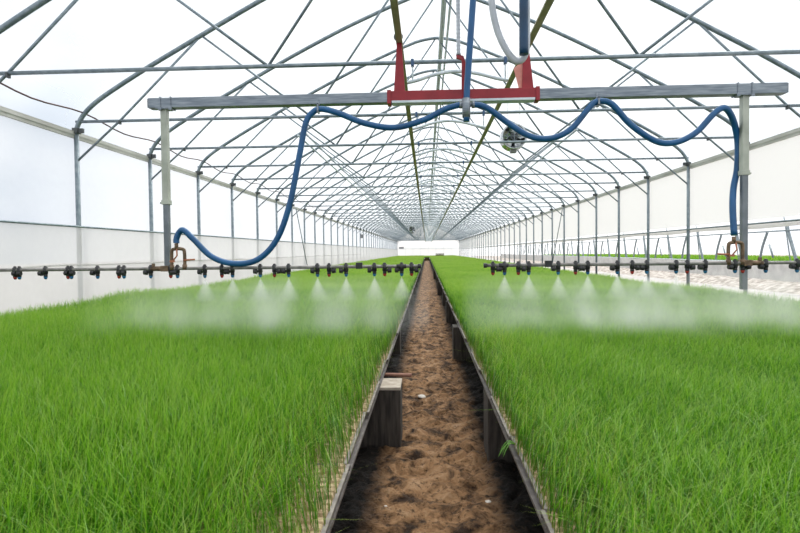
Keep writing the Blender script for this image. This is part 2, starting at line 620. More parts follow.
# side wall whose curtain is rolled up above an open strip
wr = sheet('wall_right', [(XR + OFF, z) for z in (2.82, 2.3, 1.9, 1.6)], -2.66, YB, MT['curtain'])
tag(wr, kind='structure')
MB().tube([(XR + OFF + .0, y, 1.50 + .012 * math.sin(y * 1.9)) for y in np.arange(-2, YB, .5)], .038, 8).build('rolled_curtain', MT['skirtfilm'], wr)
wrinkled('ground_sheet', XR + .09, -.02, .30, -2.6, YB, MT['skirt'], .03, 9, wr)

# end wall
endp = [(XL - OFF, 0)] + roofp + [(XR + OFF, 0)]
we = MB()
n = len(endp)
we.add([(x, YB + .06, z) for x, z in endp], [tuple(range(n))])
we = we.build('wall_back', MT['endfilm'])
tag(we, kind='structure')
for x in (-3.4, -2.2, -1.0, .24, 1.45, 2.7, 3.9):
    MB().box(x - .02, x + .02, YB - .02, YB + .04, 0, arch_z(x - XC) - .05).build('end_post', MT['light_tube'], we)
MB().box(XL, XR, YB - .02, YB + .04, 1.6, 1.66).build('end_rail', MT['light_tube'], we)

# ------------------------------------------------------------------ arch frames
NEAR = 'galvanized arch frame behind the spray boom'


def make_frame():
    root = empty('arch_frame', (XC, YF, 0), 'first ' + NEAR, 'greenhouse frame', 'galvanized arch frames along the tunnel')
    for s in (-1, 1):
        p = MB().tube([(s * HW, 0, -.03), (s * HW, 0, ZG)], .031, 12).build('post', MT['steel'], root)
        MB().box(s * HW - .038, s * HW + .038, -.042, .042, ZG - .04, ZG + .036, .008).box(s * HW - .07 * s - .03, s * HW - .07 * s + .03, -.02, .02, ZG - .03, ZG + .03).build('post_clamp', MT['dark'], p)
        b = MB().tube([(s * (HW - .01), 0, 2.42), (s * 4.32, 0, ZT), (s * 3.19, 0, arch_z(3.19))], .0155, 8).build('brace', MT['steel'], root)
        MB().box(s * 4.32 - .013, s * 4.32 + .013, -.024, .024, ZT - .045, ZT + .004, .003).build('brace_clip', MT['dark'], b)
        MB().tube([(s * 3.19, 0, arch_z(3.19)), (s * 1.74, 0, ZT)], .0145, 8).build('web_strut', MT['steel'], root)
        MB().tube([(s * 1.74, 0, ZT), (s * .03, 0, 5.40)], .0145, 8).build('web_strut', MT['steel'], root)
    MB().tube([(x, 0, z) for x, z in arch_s], .03, 12).build('arch_bow', MT['steel'], root)
    MB().tube([(-HW, 0, ZT), (0, 0, ZT), (HW, 0, ZT)], .02, 10).build('tie_bar', MT['steel'], root)
    for s, x in ((-1, -.36), (1, .51)):
        h = MB().tube([(x, 0, ZT + .01), (x, 0, 2.775)], .008, 8).build('rail_hanger', MT['light_tube'], root)
        MB().box(x - .014, x + .014, -.026, .026, ZT - .04, ZT + .026, .004).build('hanger_clamp', MT['clamp'], h)
    MB().tube(spline([(-.44, 0, 2.745), (-.32, 0, 2.77), (-.15, 0, 2.82), (.05, 0, 2.845), (.25, 0, 2.82), (.43, 0, 2.77), (.56, 0, 2.745)], 4), .017, 10).build('rail_bracket', MT['light_tube'], root)
    return root


fr = make_frame()
ft = tree_of(fr)
for i in range(1, NF):
    o = copy_tree(fr, (XC, YF + 2 * i, 0), nth(i + 1) + ' ' + NEAR, tree=ft)

# ------------------------------------------------------------------ long members of the house
def long_tube(name, x, z, y0, y1, r, material, label, cat, group=None, n=8):
    o = MB().tube([(x, y, z) for y in np.linspace(y0, y1, 12)], r, n).build(name, material)
    return tag(o, label, cat, group)


for x, z, lab in ((.305, 5.33, 'pale ridge tube nearest the closed film wall'), (.35, 5.33, 'pale ridge tube in the middle of the three'), (.435, 5.30, 'pale ridge tube nearest the rolled-up curtain')):
    long_tube('ridge_purlin', x, z, 4.4, YB, .024, MT['light_tube'], lab, 'purlin', 'ridge tubes under the roof peak')
for s, side in ((-1, 'closed film wall'), (1, 'rolled-up curtain')):
    for k, (dx, wd) in enumerate(((3.12, 'upper'), (3.26, 'lower'))):
        long_tube('roof_purlin', XC + s * dx, arch_z(dx) - .06 - .0, 13.2, YB, .024, MT['light_tube'], ('inner' if k == 0 else 'outer') + ' tube of the pale purlin pair on the slope above the ' + side, 'purlin', 'paired roof purlins')

# boom running rails: flat bars on edge
for x, side in ((-.19, 'closed film wall'), (.79, 'rolled-up curtain')):
    ro = MB().box(x - .024, x + .024, 1.0, YB - .5, 2.715, 2.728).box(x - .006, x + .006, 1.0, YB - .5, 2.728, 2.75).build('boom_rail', MT['rail'])
    tag(ro, 'olive overhead rail for the boom on the side of the ' + side, 'rail', 'overhead boom rails')

for s, x, side in ((1, XL, 'closed film wall'), (-1, XR, 'rolled-up curtain')):
    gx = x - s * .03
    g = MB().prism([(gx - .018, ZG - .10), (gx + .018, ZG - .10), (gx + .022, ZG - .006), (gx - .022, ZG - .006)], -2.4, YB)
    g.box(gx - .028, gx + .028, -2.4, YB, ZG - .06, ZG - .04)
    tag(g.build('eave_gutter', MT['gutter']), 'long beige eave profile on top of the ' + side, 'gutter', 'eave profiles')
    long_tube('side_rail', x + s * (.095 if s > 0 else .05), ZP, -2, YB, .014, MT['steel'], 'thin horizontal side rail along the ' + ('closed film wall' if s > 0 else 'rolled-up curtain wall'), 'rail', 'side rails')

cpts = []
for i in range(-1, 12):
    y = YF + 2 * i
    cpts += [(XL + .10, y, 3.06), (XL + .11, y + 1, 2.985)]
tag(MB().tube(spline(cpts, 4), .0105, 6).build('cable', MT['cable']), 'thin dark red cable sagging along the eave of the closed film wall', 'cable')

# diagonal wind braces in both side walls
for s, x, y, side in ((1, XL, 19.34, 'closed film wall'), (-1, XR, 21.34, 'rolled-up curtain wall')):
    tag(MB().tube([(x + s * (.15 if s > 0 else .06), y, 2.7), (x + s * (.15 if s > 0 else .06), y + 2, .3)], .016, 8).build('wind_brace', MT['steel']), 'slanting wind brace between two posts of the ' + side, 'brace', 'wind braces')

# ------------------------------------------------------------------ seedling beds
BL = (-4.535, -.292)
BR = (.337, 4.36)
TRAY_L, TRAY_W = .66, .40
for (x0, x1), inner, side in ((BL, BL[1], 'closed film wall'), (BR, BR[0], 'rolled-up curtain')):
    root = empty('seedling_bed', ((x0 + x1) / 2, 0, .29), 'long low seedling bed between path and ' + side, 'plant bed', 'raised beds beside the path')
    cx = (x0 + x1) / 2

    def B(a, b, c, d, e, f):
        return (a - cx, b - cx, c, d, e - .29, f - .29)
    s = 1 if inner == BL[1] else -1           # towards the path
    MB().box(*B(x0 + .06, x1 - .06, .5, YB - 1.2, .335, .345)).build('deck', MT['deck'], root)
    a, b = sorted((inner - s * (TRAY_W + .005), x0 if s > 0 else x1))
    MB().box(*B(a, b, .5, YB - 1.2, .345, .372)).build('substrate', MT['peat'], root)
    a, b = sorted((inner - s * .07, inner + s * .004))
    MB().box(*B(a, b, .5, YB - 1.2, .334, .3455)).build('edge_rail', MT['tray'], root)

# trays along both path edges
def make_tray():
    root = empty('seedling_tray', (0, 0, .346), 'tray', 'tray', 'seedling trays along the path')
    L, W, H, t_ = TRAY_L - .008, TRAY_W - .006, .030, .006
    b = MB()
    b.box(-W / 2, W / 2, 0, L, 0, .012)
    for q in ((-W / 2, -W / 2 + t_, 0, L), (W / 2 - t_, W / 2, 0, L), (-W / 2, W / 2, 0, t_), (-W / 2, W / 2, L - t_, L)):
        b.box(*q, .012, H)
    MB().box(-W / 2 - .005, -W / 2 + t_ + .002, -.002, L + .002, H - .004, H + .002).build('tray_rim', MT['rim'], root)
    MB().box(W / 2 - t_ - .002, W / 2 + .005, -.002, L + .002, H - .004, H + .002).build('tray_rim', MT['rim'], root)
    b.box(W / 2, W / 2 + .005, 0, .012, .012, H).box(W / 2, W / 2 + .005, L - .012, L, .012, H)
    b.build('tray_body', MT['tray'], root)
    c = MB()
    nxx, nyy = 10, 16
    px, py = (W - 2 * t_) / nxx, (L - 2 * t_) / nyy
    c.box(-W / 2 + t_, W / 2 - t_, t_, L - t_, .012, .026)
    for i in range(nxx):
        for j in range(nyy):
            x, y = -W / 2 + t_ + px * (i + .5), t_ + py * (j + .5)
            z = .032 + .008 * random.random()
            r0, r1 = .46, .30
            vs = [(x + px * r0 * a, y + py * r0 * b_, .026) for a, b_ in ((-1, -1), (1, -1), (1, 1), (-1, 1))] + [(x + px * r1 * a, y + py * r1 * b_, z) for a, b_ in ((-1, -1), (1, -1), (1, 1), (-1, 1))]
            c.add(vs, [(4, 5, 6, 7), (0, 1, 5, 4), (1, 2, 6, 5), (2, 3, 7, 6), (3, 0, 4, 7)])
    c.build('peat_plugs', MT['cell'], root)
    return root


tr = make_tray()
tt = tree_of(tr)
NT = 59
first = True
for inner, s, yst, side in ((BL[1], 1, .70, 'closed film wall'), (BR[0], -1, .345, 'rolled-up curtain')):
    for k in range(NT):
        y = yst + .66 * (k - 0)
        loc = (inner - s * (TRAY_W / 2 + .002) + (.006 if k % 2 else -.004) * s + random.uniform(-.003, .003), y, .346)
        lab = nth(k + 1) + ' seedling tray along the path in the bed by the ' + side
        o = tr if first else copy_tree(tr, loc, lab, tree=tt)
        first = False
        o.location = loc
        o['label'] = lab
        o.rotation_euler.z = (0 if s > 0 else math.pi) + random.uniform(-.004, .004)
        if s < 0:
            o.location.y += TRAY_L

# support blocks
for inner, s, ysb, side in ((BL[1], -1, [3.34, 6.3, 9.3, 12.3, 15.3, 18.3, 21.3, 24.3, 27.3], 'closed film wall'), (BR[0], 1, [3.12, 6.03, 9.1, 12.05, 15.0, 18.0, 21.0, 24.0, 27.0], 'rolled-up curtain')):
    for k, y in enumerate(ysb):
        out_ = (.125 if k == 0 else -.02) if s < 0 else (.005, .06, .03)[k % 3]
        xa = inner - s * out_
        xb = xa + s * .26
        o = MB().box(min(xa, xb), max(xa, xb), y, y + .25, -.04, .333, .006).build('support_block', MT['block'])
        lab = nth(k + 1) + ' weathered support block along the path under the bed by the ' + side
        if s < 0 and k == 0:
            lab = 'weathered support block jutting into the path beside the reddish stick'
        tag(o, lab, 'block', 'support blocks under the beds')
        if s < 0 and k == 0:
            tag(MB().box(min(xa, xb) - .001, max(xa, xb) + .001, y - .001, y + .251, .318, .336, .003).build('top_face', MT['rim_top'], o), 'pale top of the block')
tag(MB().tube([(-.42, 3.80, .316), (-.11, 3.74, .322)], .0125, 8).build('wooden_stick', MT['stick']), 'short reddish stick poking out from under the bed over the path', 'stick')

# ------------------------------------------------------------------ grass
def grass(name, xr, zones, inner, label, seed):
    g = np.random.default_rng(seed)
    X, Y, Wd, Hh, SEG = [], [], [], [], []
    for y0, y1, dens, wd, hh, side_k in zones:
        area = (xr[1] - xr[0]) * (y1 - y0)
        n_ = int(area * dens)
        x = g.uniform(xr[0], xr[1], n_)
        # even thinning with distance inside the zone
        y = y0 + (y1 - y0) * g.random(n_)
        if side_k:
            keep = np.abs(x) < side_k * y + 1.0
            x, y = x[keep], y[keep]
        X.append(x); Y.append(y); Wd.append(np.full(len(x), wd)); Hh.append(np.full(len(x), hh))
        SEG.append(np.full(len(x), 1 if y0 < 9 else 0))
    X, Y, Wd, Hh, SEG = map(np.concatenate, (X, Y, Wd, Hh, SEG))
    d_in = np.abs(X - inner)
    # rows of plugs: blades stand in small bundles (4 cm pitch) near the camera
    near = Y < 9
    q = .041
    X[near] = (np.round(X[near] / q) + g.normal(0, .17, near.sum())) * q
    Y[near] = (np.round(Y[near] / q) + g.normal(0, .17, near.sum())) * q
    X = np.clip(X, xr[0] + .004, xr[1] - .004)
    # thin strip next to the path on the near part of this bed
    thin = np.clip((d_in - .0) / (.34 if seed == 3 else .05), 0, 1)
    p = np.where(Y < 4.2, .26 + .74 * thin ** 1.1, .55 + .45 * thin) if seed == 3 else .8 + .2 * thin
    keep = g.random(len(X)) < p
    X, Y, Wd, Hh, SEG, d_in = (a[keep] for a in (X, Y, Wd, Hh, SEG, d_in))
    n_ = len(X)
    lowf = .5 * np.sin(X * 2.1 + Y * .9 + seed) + .5 * np.sin(X * .8 - Y * 1.7 + 2 * seed) + .4 * np.sin(X * 5.3 + Y * 3.1)
    h = Hh * (1.15 if seed == 3 else 1.03) * (1 + .13 * lowf) * g.uniform(.62, 1.12, n_)
    h *= np.where(d_in < .12, .72 + .28 * d_in / .12, 1)
    ang = g.uniform(0, 2 * np.pi, n_)
    wind = .35 * np.sin(X * 1.3 + Y * 1.1 + seed)
    lean = g.gamma(2.0, .17 if seed == 3 else .21, n_)
    lean = np.where(g.random(n_) < (.10 if seed == 3 else .2), g.uniform(.7, 1.5, n_), lean)
    lx, ly = np.cos(ang) * lean + .10 + .12 * wind, np.sin(ang) * lean - .04
    sgn = -1 if seed == 3 else 1               # blades at the edge do not hang over the path
    lx = np.where((d_in < .14) & (lx * sgn < 0), -.5 * lx, lx)
    wa = g.uniform(0, 2 * np.pi, n_)
    wx, wy = np.cos(wa), np.sin(wa)
    wd = Wd * g.uniform(.7, 1.3, n_)
    tone = np.clip(.42 + .17 * lowf + g.normal(0, .24, n_), 0, .93)
    wd = np.where(g.random(n_) < .06, wd * 1.5, wd)
    dry = g.random(n_) < np.where((d_in < .3) & (Y < 5), .18, .025)
    tone = np.where(dry, 1.0, tone)
    z0 = .372
    V, F4, F3, HT, TN = [], [], [], [], []
    base = 0
    for seg in (1, 0):
        i = np.nonzero(SEG == seg)[0]
        if not len(i):
            continue
        ts = (0, .4, .75, 1) if seg else (0, .6, 1)
        ws = (.8, 1, .7) if seg else (1, .8)
        cols = []
        for j, t_ in enumerate(ts):
            cxp = X[i] + lx[i] * h[i] * t_ ** 1.9
            cyp = Y[i] + ly[i] * h[i] * t_ ** 1.9
            czp = z0 + h[i] * t_ * (1 - .28 * np.hypot(lx[i], ly[i]) * t_)
            if j < len(ts) - 1:
                dx, dy = wx[i] * wd[i] * ws[j] / 2, wy[i] * wd[i] * ws[j] / 2
                cols.append(np.stack([cxp - dx, cyp - dy, czp], -1))
                cols.append(np.stack([cxp + dx, cyp + dy, czp], -1))
            else:
                cols.append(np.stack([cxp, cyp, czp], -1))
        arr = np.stack(cols, 1)
        nv = arr.shape[1]
        V.append(arr.reshape(-1, 3))
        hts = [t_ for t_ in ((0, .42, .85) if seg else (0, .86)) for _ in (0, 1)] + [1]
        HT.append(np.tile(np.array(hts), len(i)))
        TN.append(np.repeat(tone[i], nv))
        st = base + np.arange(len(i))[:, None] * nv
        for j in range(len(ts) - 2):
            F4.append(st + np.array([2 * j, 2 * j + 1, 2 * j + 3, 2 * j + 2]))
        F3.append(st + np.array([nv - 3, nv - 2, nv - 1]))
        base += len(i) * nv
    V = np.concatenate(V).astype(np.float32)
    F4 = np.concatenate(F4)
    F3 = np.concatenate(F3)
    me = bpy.data.meshes.new(name)
    me.vertices.add(len(V))
    me.vertices.foreach_set('co', V.ravel())
    loops = np.concatenate([F4.ravel(), F3.ravel()]).astype(np.int32)
    me.loops.add(len(loops))
    me.loops.foreach_set('vertex_index', loops)
    me.polygons.add(len(F4) + len(F3))
    starts = np.concatenate([np.arange(len(F4)) * 4, len(F4) * 4 + np.arange(len(F3)) * 3]).astype(np.int32)
    me.polygons.foreach_set('loop_start', starts)
    me.update(calc_edges=True)
    me.polygons.foreach_set('use_smooth', np.ones(len(F4) + len(F3), bool))
    a = me.attributes.new('blade_height', 'FLOAT', 'POINT')
    a.data.foreach_set('value', np.concatenate(HT).astype(np.float32))
    a = me.attributes.new('blade_tone', 'FLOAT', 'POINT')
    a.data.foreach_set('value', np.concatenate(TN).astype(np.float32))
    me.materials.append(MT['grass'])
    o = bpy.data.objects.new(name, me)
    COL.objects.link(o)
    tag(o, label, 'grass', kind='stuff')
    print(name, n_, 'blades')
    return o


ZONES = [  # y0, y1, blades per m2, width, height, sideways reach
    (.7, 3.0, 9500, .0024, .215, .85), (3.0, 5.5, 8000, .0028, .22, 0), (5.5, 9, 5200, .004, .22, 0),
    (9, 16, 2300, .008, .20, 0), (16, 34, 900, .016, .19, 0), (34, YB - 1.2, 300, .036, .19, 0)]
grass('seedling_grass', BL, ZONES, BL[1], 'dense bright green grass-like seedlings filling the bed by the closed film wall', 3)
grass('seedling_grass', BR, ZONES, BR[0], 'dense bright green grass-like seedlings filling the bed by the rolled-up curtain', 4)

eb = MB().box(BL[1] + .02, BR[0] - .02, 72, YB - 1.2, .0, .372).build('end_bed', MT['peat'])
tag(eb, 'short seedling bed closing the far end of the path', 'plant bed')
grass('seedling_grass', (BL[1], BR[0]), [(72, YB - 1.2, 400, .03, .19, 0)], 50, 'green seedlings closing off the far end of the path', 8)

# a few blades hanging out under the tray edge
tb = MB()
for k in range(4):
    a = random.uniform(-.015, .015)
    L = random.uniform(.05, .08)
    p0 = Vector((.345, 2.25 + a * 2, .378))
    pts = [p0, p0 + Vector((-L * .4, a, .012)), p0 + Vector((-L * .75, a * 2, -.006)), p0 + Vector((-L, a * 2.6, -.035))]
    tb.tube(spline(pts, 3), [.0016] * 9 + [.0006], 5)
tb.build('grass_tuft', solid('leaf_green', (.10, .28, .03), (.16, .38, .05), .6))
tag(bpy.data.objects['grass_tuft'], 'small tuft of blades hanging out below a tray edge over the path', 'grass')

for k, (x, y, r_, lab) in enumerate(((-.05, 4.47, .035, 'flat pale stone lying in the middle of the path'), (.09, 2.85, .010, 'tiny pale pebble on the path near the black peat'),
                                      (.275, 2.6, .014, 'small white pebble at the peat edge of the path below the trays'), (-.20, 2.55, .009, 'tiny white pebble on the peat beside the jutting support block'))):
    bm = bmesh.new()
    bmesh.ops.create_icosphere(bm, subdivisions=2, radius=r_)
    for q in bm.verts:
        q.co *= 1 + .25 * noise.noise(q.co * (1.2 / r_) + Vector((k * 7, 0, 0)))
        q.co.z *= .45
    me = bpy.data.meshes.new('pebble')
    bm.to_mesh(me)
    bm.free()
    me.materials.append(MT['stone'])
    o = bpy.data.objects.new('pebble', me)
    COL.objects.link(o)
    o.location = (x, y, soil_height(x, y) + r_ * .3)
    tag(o, lab, 'stone', 'pale pebbles on the path')

# ------------------------------------------------------------------ spray boom
YBM = 4.25
ZB = 1.042                                   # spray pipe
boom = empty('irrigation_boom', (XC, YBM, ZB), 'travelling irrigation boom with grey cross beam and red middle hung from rails', 'irrigation boom')


def P(mb, name, material, parent=boom, off=True):
    if off:
        mb.v = [(x - XC, y - YBM, z - ZB) for x, y, z in mb.v]
    return mb.build(name, material, parent)


ZBEAM = 2.308
beams = [P(MB().box(x0, x1, YBM - .04, YBM + .04, ZBEAM - .038, ZBEAM + .038, .004), 'cross_beam', MT['zinc']) for x0, x1 in ((-2.115, -.27), (.83, 2.62))]
for x in (-2.02, -1.94, 2.27, 2.37):
    beam = beams[x > 0]
    P(MB().box(x - .004, x + .004, YBM - .046, YBM + .046, ZBEAM - .046, ZBEAM + .044).box(x - .012, x + .012, YBM - .05, YBM - .04, ZBEAM - .056, ZBEAM - .036), 'beam_band', MT['zinc'], beam)
P(MB().box(-2.122, -2.112, YBM - .036, YBM + .036, ZBEAM - .034, ZBEAM + .034), 'end_cap', MT['dark'], beams[0])
P(MB().box(2.617, 2.626, YBM - .036, YBM + .036, ZBEAM - .034, ZBEAM + .034), 'end_cap', MT['dark'], beams[1])
red = P(MB().box(-.285, .845, YBM - .044, YBM + .044, ZBEAM - .03, ZBEAM + .045, .005).box(-.285, -.255, YBM - .05, YBM + .05, ZBEAM - .05, ZBEAM + .052, .004).box(.815, .845, YBM - .05, YBM + .05, ZBEAM - .05, ZBEAM + .052, .004), 'red_carriage', MT['red'])
P(MB().box(-.25, .81, YBM - .046, YBM + .046, ZBEAM - .045, ZBEAM - .028), 'carriage_underside', MT['light_tube'], red)
for x, zt, b_ in ((-.20, 2.80, 1), (.755, 2.77, -1)):
    up = MB().prism([(x - .035, ZBEAM + .04), (x + .05, ZBEAM + .04), (x + .012 + .01 * b_, zt), (x - .012 + .01 * b_, zt)], YBM - .02, YBM + .02)
    u = P(up, 'red_upright', MT['red'])
    P(MB().lathe([(0.002, -.012), (.032, -.012), (.036, 0), (.032, .012), (.002, .012)], 18, 'x' if False else 'y', (x + .02 * b_ * 0, YBM + .045, 2.785)), 'trolley_wheel', MT['dark'], u)
P(MB().prism([(.66, ZBEAM + .20), (.73, ZBEAM + .26), (.745, ZBEAM + .05), (.70, ZBEAM + .045)], YBM - .004, YBM + .004), 'faded_gusset', MT['pale_red'])
hk = MB().prism([(.272, ZBEAM + .04), (.318, ZBEAM + .04), (.306, 2.55), (.288, 2.61), (.235, 2.618), (.235, 2.595), (.275, 2.58)], YBM - .012, YBM + .012)
P(hk, 'red_hook', MT['red'])
rod = MB().tube([(.252, YBM, 2.618), (.252, YBM, 2.64), (.252, YBM, 3.2), (.252, YBM, 3.3)], [.02, .014, .014, .014], 12)
for z in np.arange(2.66, 3.28, .03):
    rod.lathe([(.0145, z - .008), (.0165, z), (.0145, z + .008)], 12, at=(.252, YBM, 0))
P(rod, 'hose_mast', MT['white'])

for x, zk, z0, side in ((-2.005, 1.55, 1.02, -1), (2.335, 1.70, .845, 1)):
    lg = P(MB().box(x - .024, x + .024, YBM - .024, YBM + .024, zk, ZBEAM - .036, .003), 'leg', MT['alu'])
    P(MB().box(x - .020, x + .020, YBM - .020, YBM + .020, z0, zk + .04, .003), 'lower_leg', MT['leg_low'], lg)
    P(MB().box(x - .029, x + .029, YBM - .029, YBM + .029, zk - .015, zk + .02, .003).tube([(x - .028 * side * -1, YBM, zk), (x + .05 * side, YBM, zk)], .007, 8), 'leg_clamp', MT['alu'], lg)
    P(MB().box(x - .05, x + .05, YBM - .045, YBM + .045, ZBEAM - .046, ZBEAM - .037), 'leg_plate', MT['zinc'], lg)

YP = YBM - .045                               # pipe passes in front of the legs
for x0, x1 in ((-4.25, -.055), (.435, 4.15)):
    pp = P(MB().tube([(x0, YP, ZB), (x1, YP, ZB)], .0125, 12), 'spray_pipe', MT['pipe'])
    e = x1 if x0 < 0 else x0
    P(MB().tube([(e - .012, YP, ZB), (e + .012, YP, ZB)], .018, 12), 'pipe_end_cap', MT['black'], pp)
    s = -1 if x0 < 0 else 1
    P(MB().tube([(e + s * .10, YP, ZB), (e + s * .17, YP, ZB)], .017, 12), 'pipe_coupling', MT['black'], pp)
    lx_ = -2.005 if x0 < 0 else 2.335
    c = MB().tube([(lx_ + .02, YP, ZB), (lx_ + .11 * (1 if s > 0 else -1), YP, ZB)], .019, 12)
    c.box(lx_ - .03, lx_ + .03, YP - .02, YBM + .026, ZB - .022, ZB + .022, .003)
    c.box(lx_ + s * .085, lx_ + s * .10, YP - .012, YP + .012, ZB + .01, ZB + .04)
    P(c, 'pipe_clamp', MT['brass'], pp)
    for xx in ((-.51,) if s < 0 else (.90,)):
        P(MB().box(xx - .025, xx + .025, YP - .014, YP + .014, ZB - .016, ZB + .032, .003), 'pipe_saddle', MT['black'], pp)


def nozzle(x, colour, flip):
    b = MB()
    b.tube([(x, YP, ZB + .019), (x, YP, ZB - .034)], .0175, 12)
    b.lathe([(.005, ZB + .030), (.011, ZB + .028), (.011, ZB + .016)], 12, at=(x, YP, 0))
    b.tube([(x, YP, ZB - .026), (x + flip * .034, YP - .004, ZB - .028)], .0105, 10)
    b.tube([(x + flip * .024, YP - .004, ZB - .028), (x + flip * .052, YP - .006, ZB - .028)], [.021, .017], 12)
    b.tube([(x, YP, ZB - .034), (x, YP, ZB - .054)], .0145, 12)
    o = P(b, 'nozzle', MT['black'])
    t_ = P(MB().tube([(x, YP, ZB - .050), (x, YP, ZB - .061), (x, YP, ZB - .074)], [.0145, .0135, .0075], 12), 'nozzle_tip', MT['tip_blue' if colour == 'b' else 'tip_red'], o)
    tag(t_, ('blue' if colour == 'b' else 'red') + ' nozzle tip')


LBLUE = [-.19, -.395, -.61, -.828, -1.049, -1.267, -1.482, -1.697, -1.91, -2.12, -2.331, -2.54, -2.748, -2.955, -3.165, -3.378, -3.59, -3.80, -4.02]
LRED = [-.115, -.318, -.74, -1.158, -1.564, -1.963, -2.37, -2.775, -3.20, -3.62]
RBLUE = [.578, .756, .973, 1.189, 1.404, 1.617, 1.829, 2.038, 2.25, 2.468, 2.689, 2.90, 3.115, 3.33, 3.54, 3.755, 3.97]
RRED = [.492, .680, 1.10, 1.512, 1.908, 2.305, 2.725, 3.15, 3.57]
for x in LBLUE + RBLUE:
    nozzle(x, 'b', -1)
for x in LRED + RRED:
    nozzle(x, 'r', 1)

# brass valve loops on both legs
def valve(x, s):
    y = YBM - .05
    zt = 1.19
    v = MB().tube(spline([(x - .05, y, ZB), (x - .05, y, zt - .03), (x - .035, y, zt), (x + .035, y, zt), (x + .05, y, zt - .03), (x + .05, y, ZB)], 4), .013, 10)
    v.tube([(x - .012, y, zt), (x - .012, y, zt + .045)], .014, 12)
    for xx in (-.05, .05):
        v.tube([(x + xx, y, ZB - .012), (x + xx, y, ZB + .03)], .018, 10)
    vv = P(v, 'valve_loop', MT['brass'])
    h = MB().tube([(x + .05 * s, y - .015, 1.105), (x + .05 * s + s * .085, y - .015, 1.11)], .007, 8)
    h.tube([(x - .005, y - .012, zt), (x, y - .02, zt - .05), (x - .03, y - .02, zt - .085)], .006, 8)
    h.box(x - .055, x - .02, y - .03, y - .012, zt - .10, zt - .085)
    P(h, 'valve_handle', MT['copper'], vv)


valve(-1.90, 1)
valve(2.25, -1)

# ------------------------------------------------------------------ hoses
YH = 4.165
HL = [(-1.912, 1.236), (-1.909, 1.275), (-1.885, 1.32), (-1.845, 1.332), (-1.766, 1.258), (-1.629, 1.127), (-1.46, 1.075), (-1.282, 1.103), (-1.133, 1.251), (-1.029, 1.514), (-.947, 1.888), (-.897, 2.12),
      (-.843, 2.20), (-.774, 2.225), (-.639, 2.188), (-.452, 2.112), (-.228, 2.075), (-.003, 2.13), (.14, 2.20), (.235, 2.228), (.262, 2.23)]
HR = [(.352, 2.23), (.404, 2.226), (.478, 2.19), (.624, 2.079), (.77, 1.99), (.916, 1.972), (1.061, 2.033), (1.18, 2.17), (1.235, 2.225), (1.285, 2.236), (1.365, 2.206), (1.495, 2.06), (1.674, 1.936), (1.817, 1.925), (1.959, 1.992),
      (2.08, 2.12), (2.15, 2.165), (2.21, 2.135), (2.28, 2.05), (2.318, 1.92), (2.315, 1.74), (2.285, 1.60), (2.250, 1.45), (2.240, 1.245)]
HU = [(.300, 4.15, 2.10), (.304, 4.15, 2.3), (.318, 4.15, 2.5), (.345, 4.15, 2.85), (.372, 4.15, 3.2)]
h1 = tag(MB().tube(spline([(x, YH + .02 if i > 2 else YBM - .05, z) for i, (x, z) in enumerate(HL)], 6), .0225, 14).build('water_hose', MT['blue']), 'blue hose looping down from the beam in a low sag near the closed film wall', 'hose', 'blue hoses on the boom')
h2 = tag(MB().tube(spline([(x, {6: YH + .045, 5: YBM + .02, 4: YBM + .052, 3: YBM + .055, 2: YBM + .045, 1: YBM - .01, 0: YBM - .05}.get(len(HR) - 1 - i, YH + .02), z) for i, (x, z) in enumerate(HR)], 6), .0225, 14).build('water_hose', MT['blue']), 'blue hose waving twice under the beam, ending at the valve beside the open side', 'hose', 'blue hoses on the boom')
h3 = tag(MB().tube(spline(HU, 6), .0235, 14).build('water_hose', MT['blue']), 'straight blue hose hanging down in front of the red carriage', 'hose', 'blue hoses on the boom')
tee = MB().tube([(.262, YH + .02, 2.23), (.30, YH - .0, 2.23), (.352, YH + .02, 2.23)], .017, 12).tube([(.30, YH - .01, 2.13), (.30, YH - .01, 2.27)], .030, 14)
tee.tube([(.252, YH + .02, 2.23), (.272, YH + .02, 2.23)], .026, 12).tube([(.342, YH + .02, 2.23), (.362, YH + .02, 2.23)], .026, 12)
tag(tee.build('hose_tee', MT['zinc']), 'grey metal tee joining three blue hoses below the red carriage', 'pipe fitting')
for x, z1, y, lab in ((-.80, 2.30, YH + .02, 'steel strap holding the hose near the tall loop'), (1.26, 2.30, YH + .02, 'steel strap holding the hose between its two waves')):
    tag(MB().box(x - .006, x + .006, y - .028, YBM - .038, 2.195, 2.206).box(x - .006, x + .006, y - .028, y - .023, 2.2, 2.26).box(x - .006, x + .006, y - .028, YBM - .038, 2.254, 2.262).box(x - .006, x + .006, YBM - .046, YBM - .04, 2.2, 2.31).build('hose_strap', MT['zinc']), lab, 'strap', 'hose straps on the beam')
# nearer loop that trails from the rail
tag(MB().tube(spline([(.488, 2.80, 3.0), (.487, 2.80, 2.6), (.486, 2.80, 2.3), (.485, 2.80, 2.112)], 5), .0225, 14).build('water_hose', MT['navy']), 'thick dark blue hose end hanging straight inside the white hose loop', 'hose', 'blue hoses on the boom')
tag(MB().tube(spline([(.325, 2.848, 3.0), (.325, 2.848, 2.7), (.334, 2.848, 2.42), (.358, 2.848, 2.27), (.40, 2.848, 2.165), (.445, 2.848, 2.105), (.475, 2.848, 2.098), (.498, 2.848, 2.125), (.508, 2.848, 2.19), (.508, 2.848, 2.5), (.508, 2.848, 3.0)], 6), .017, 12).build('white_hose', MT['white']), 'white hose loop hanging around the thick dark blue hose end', 'hose')

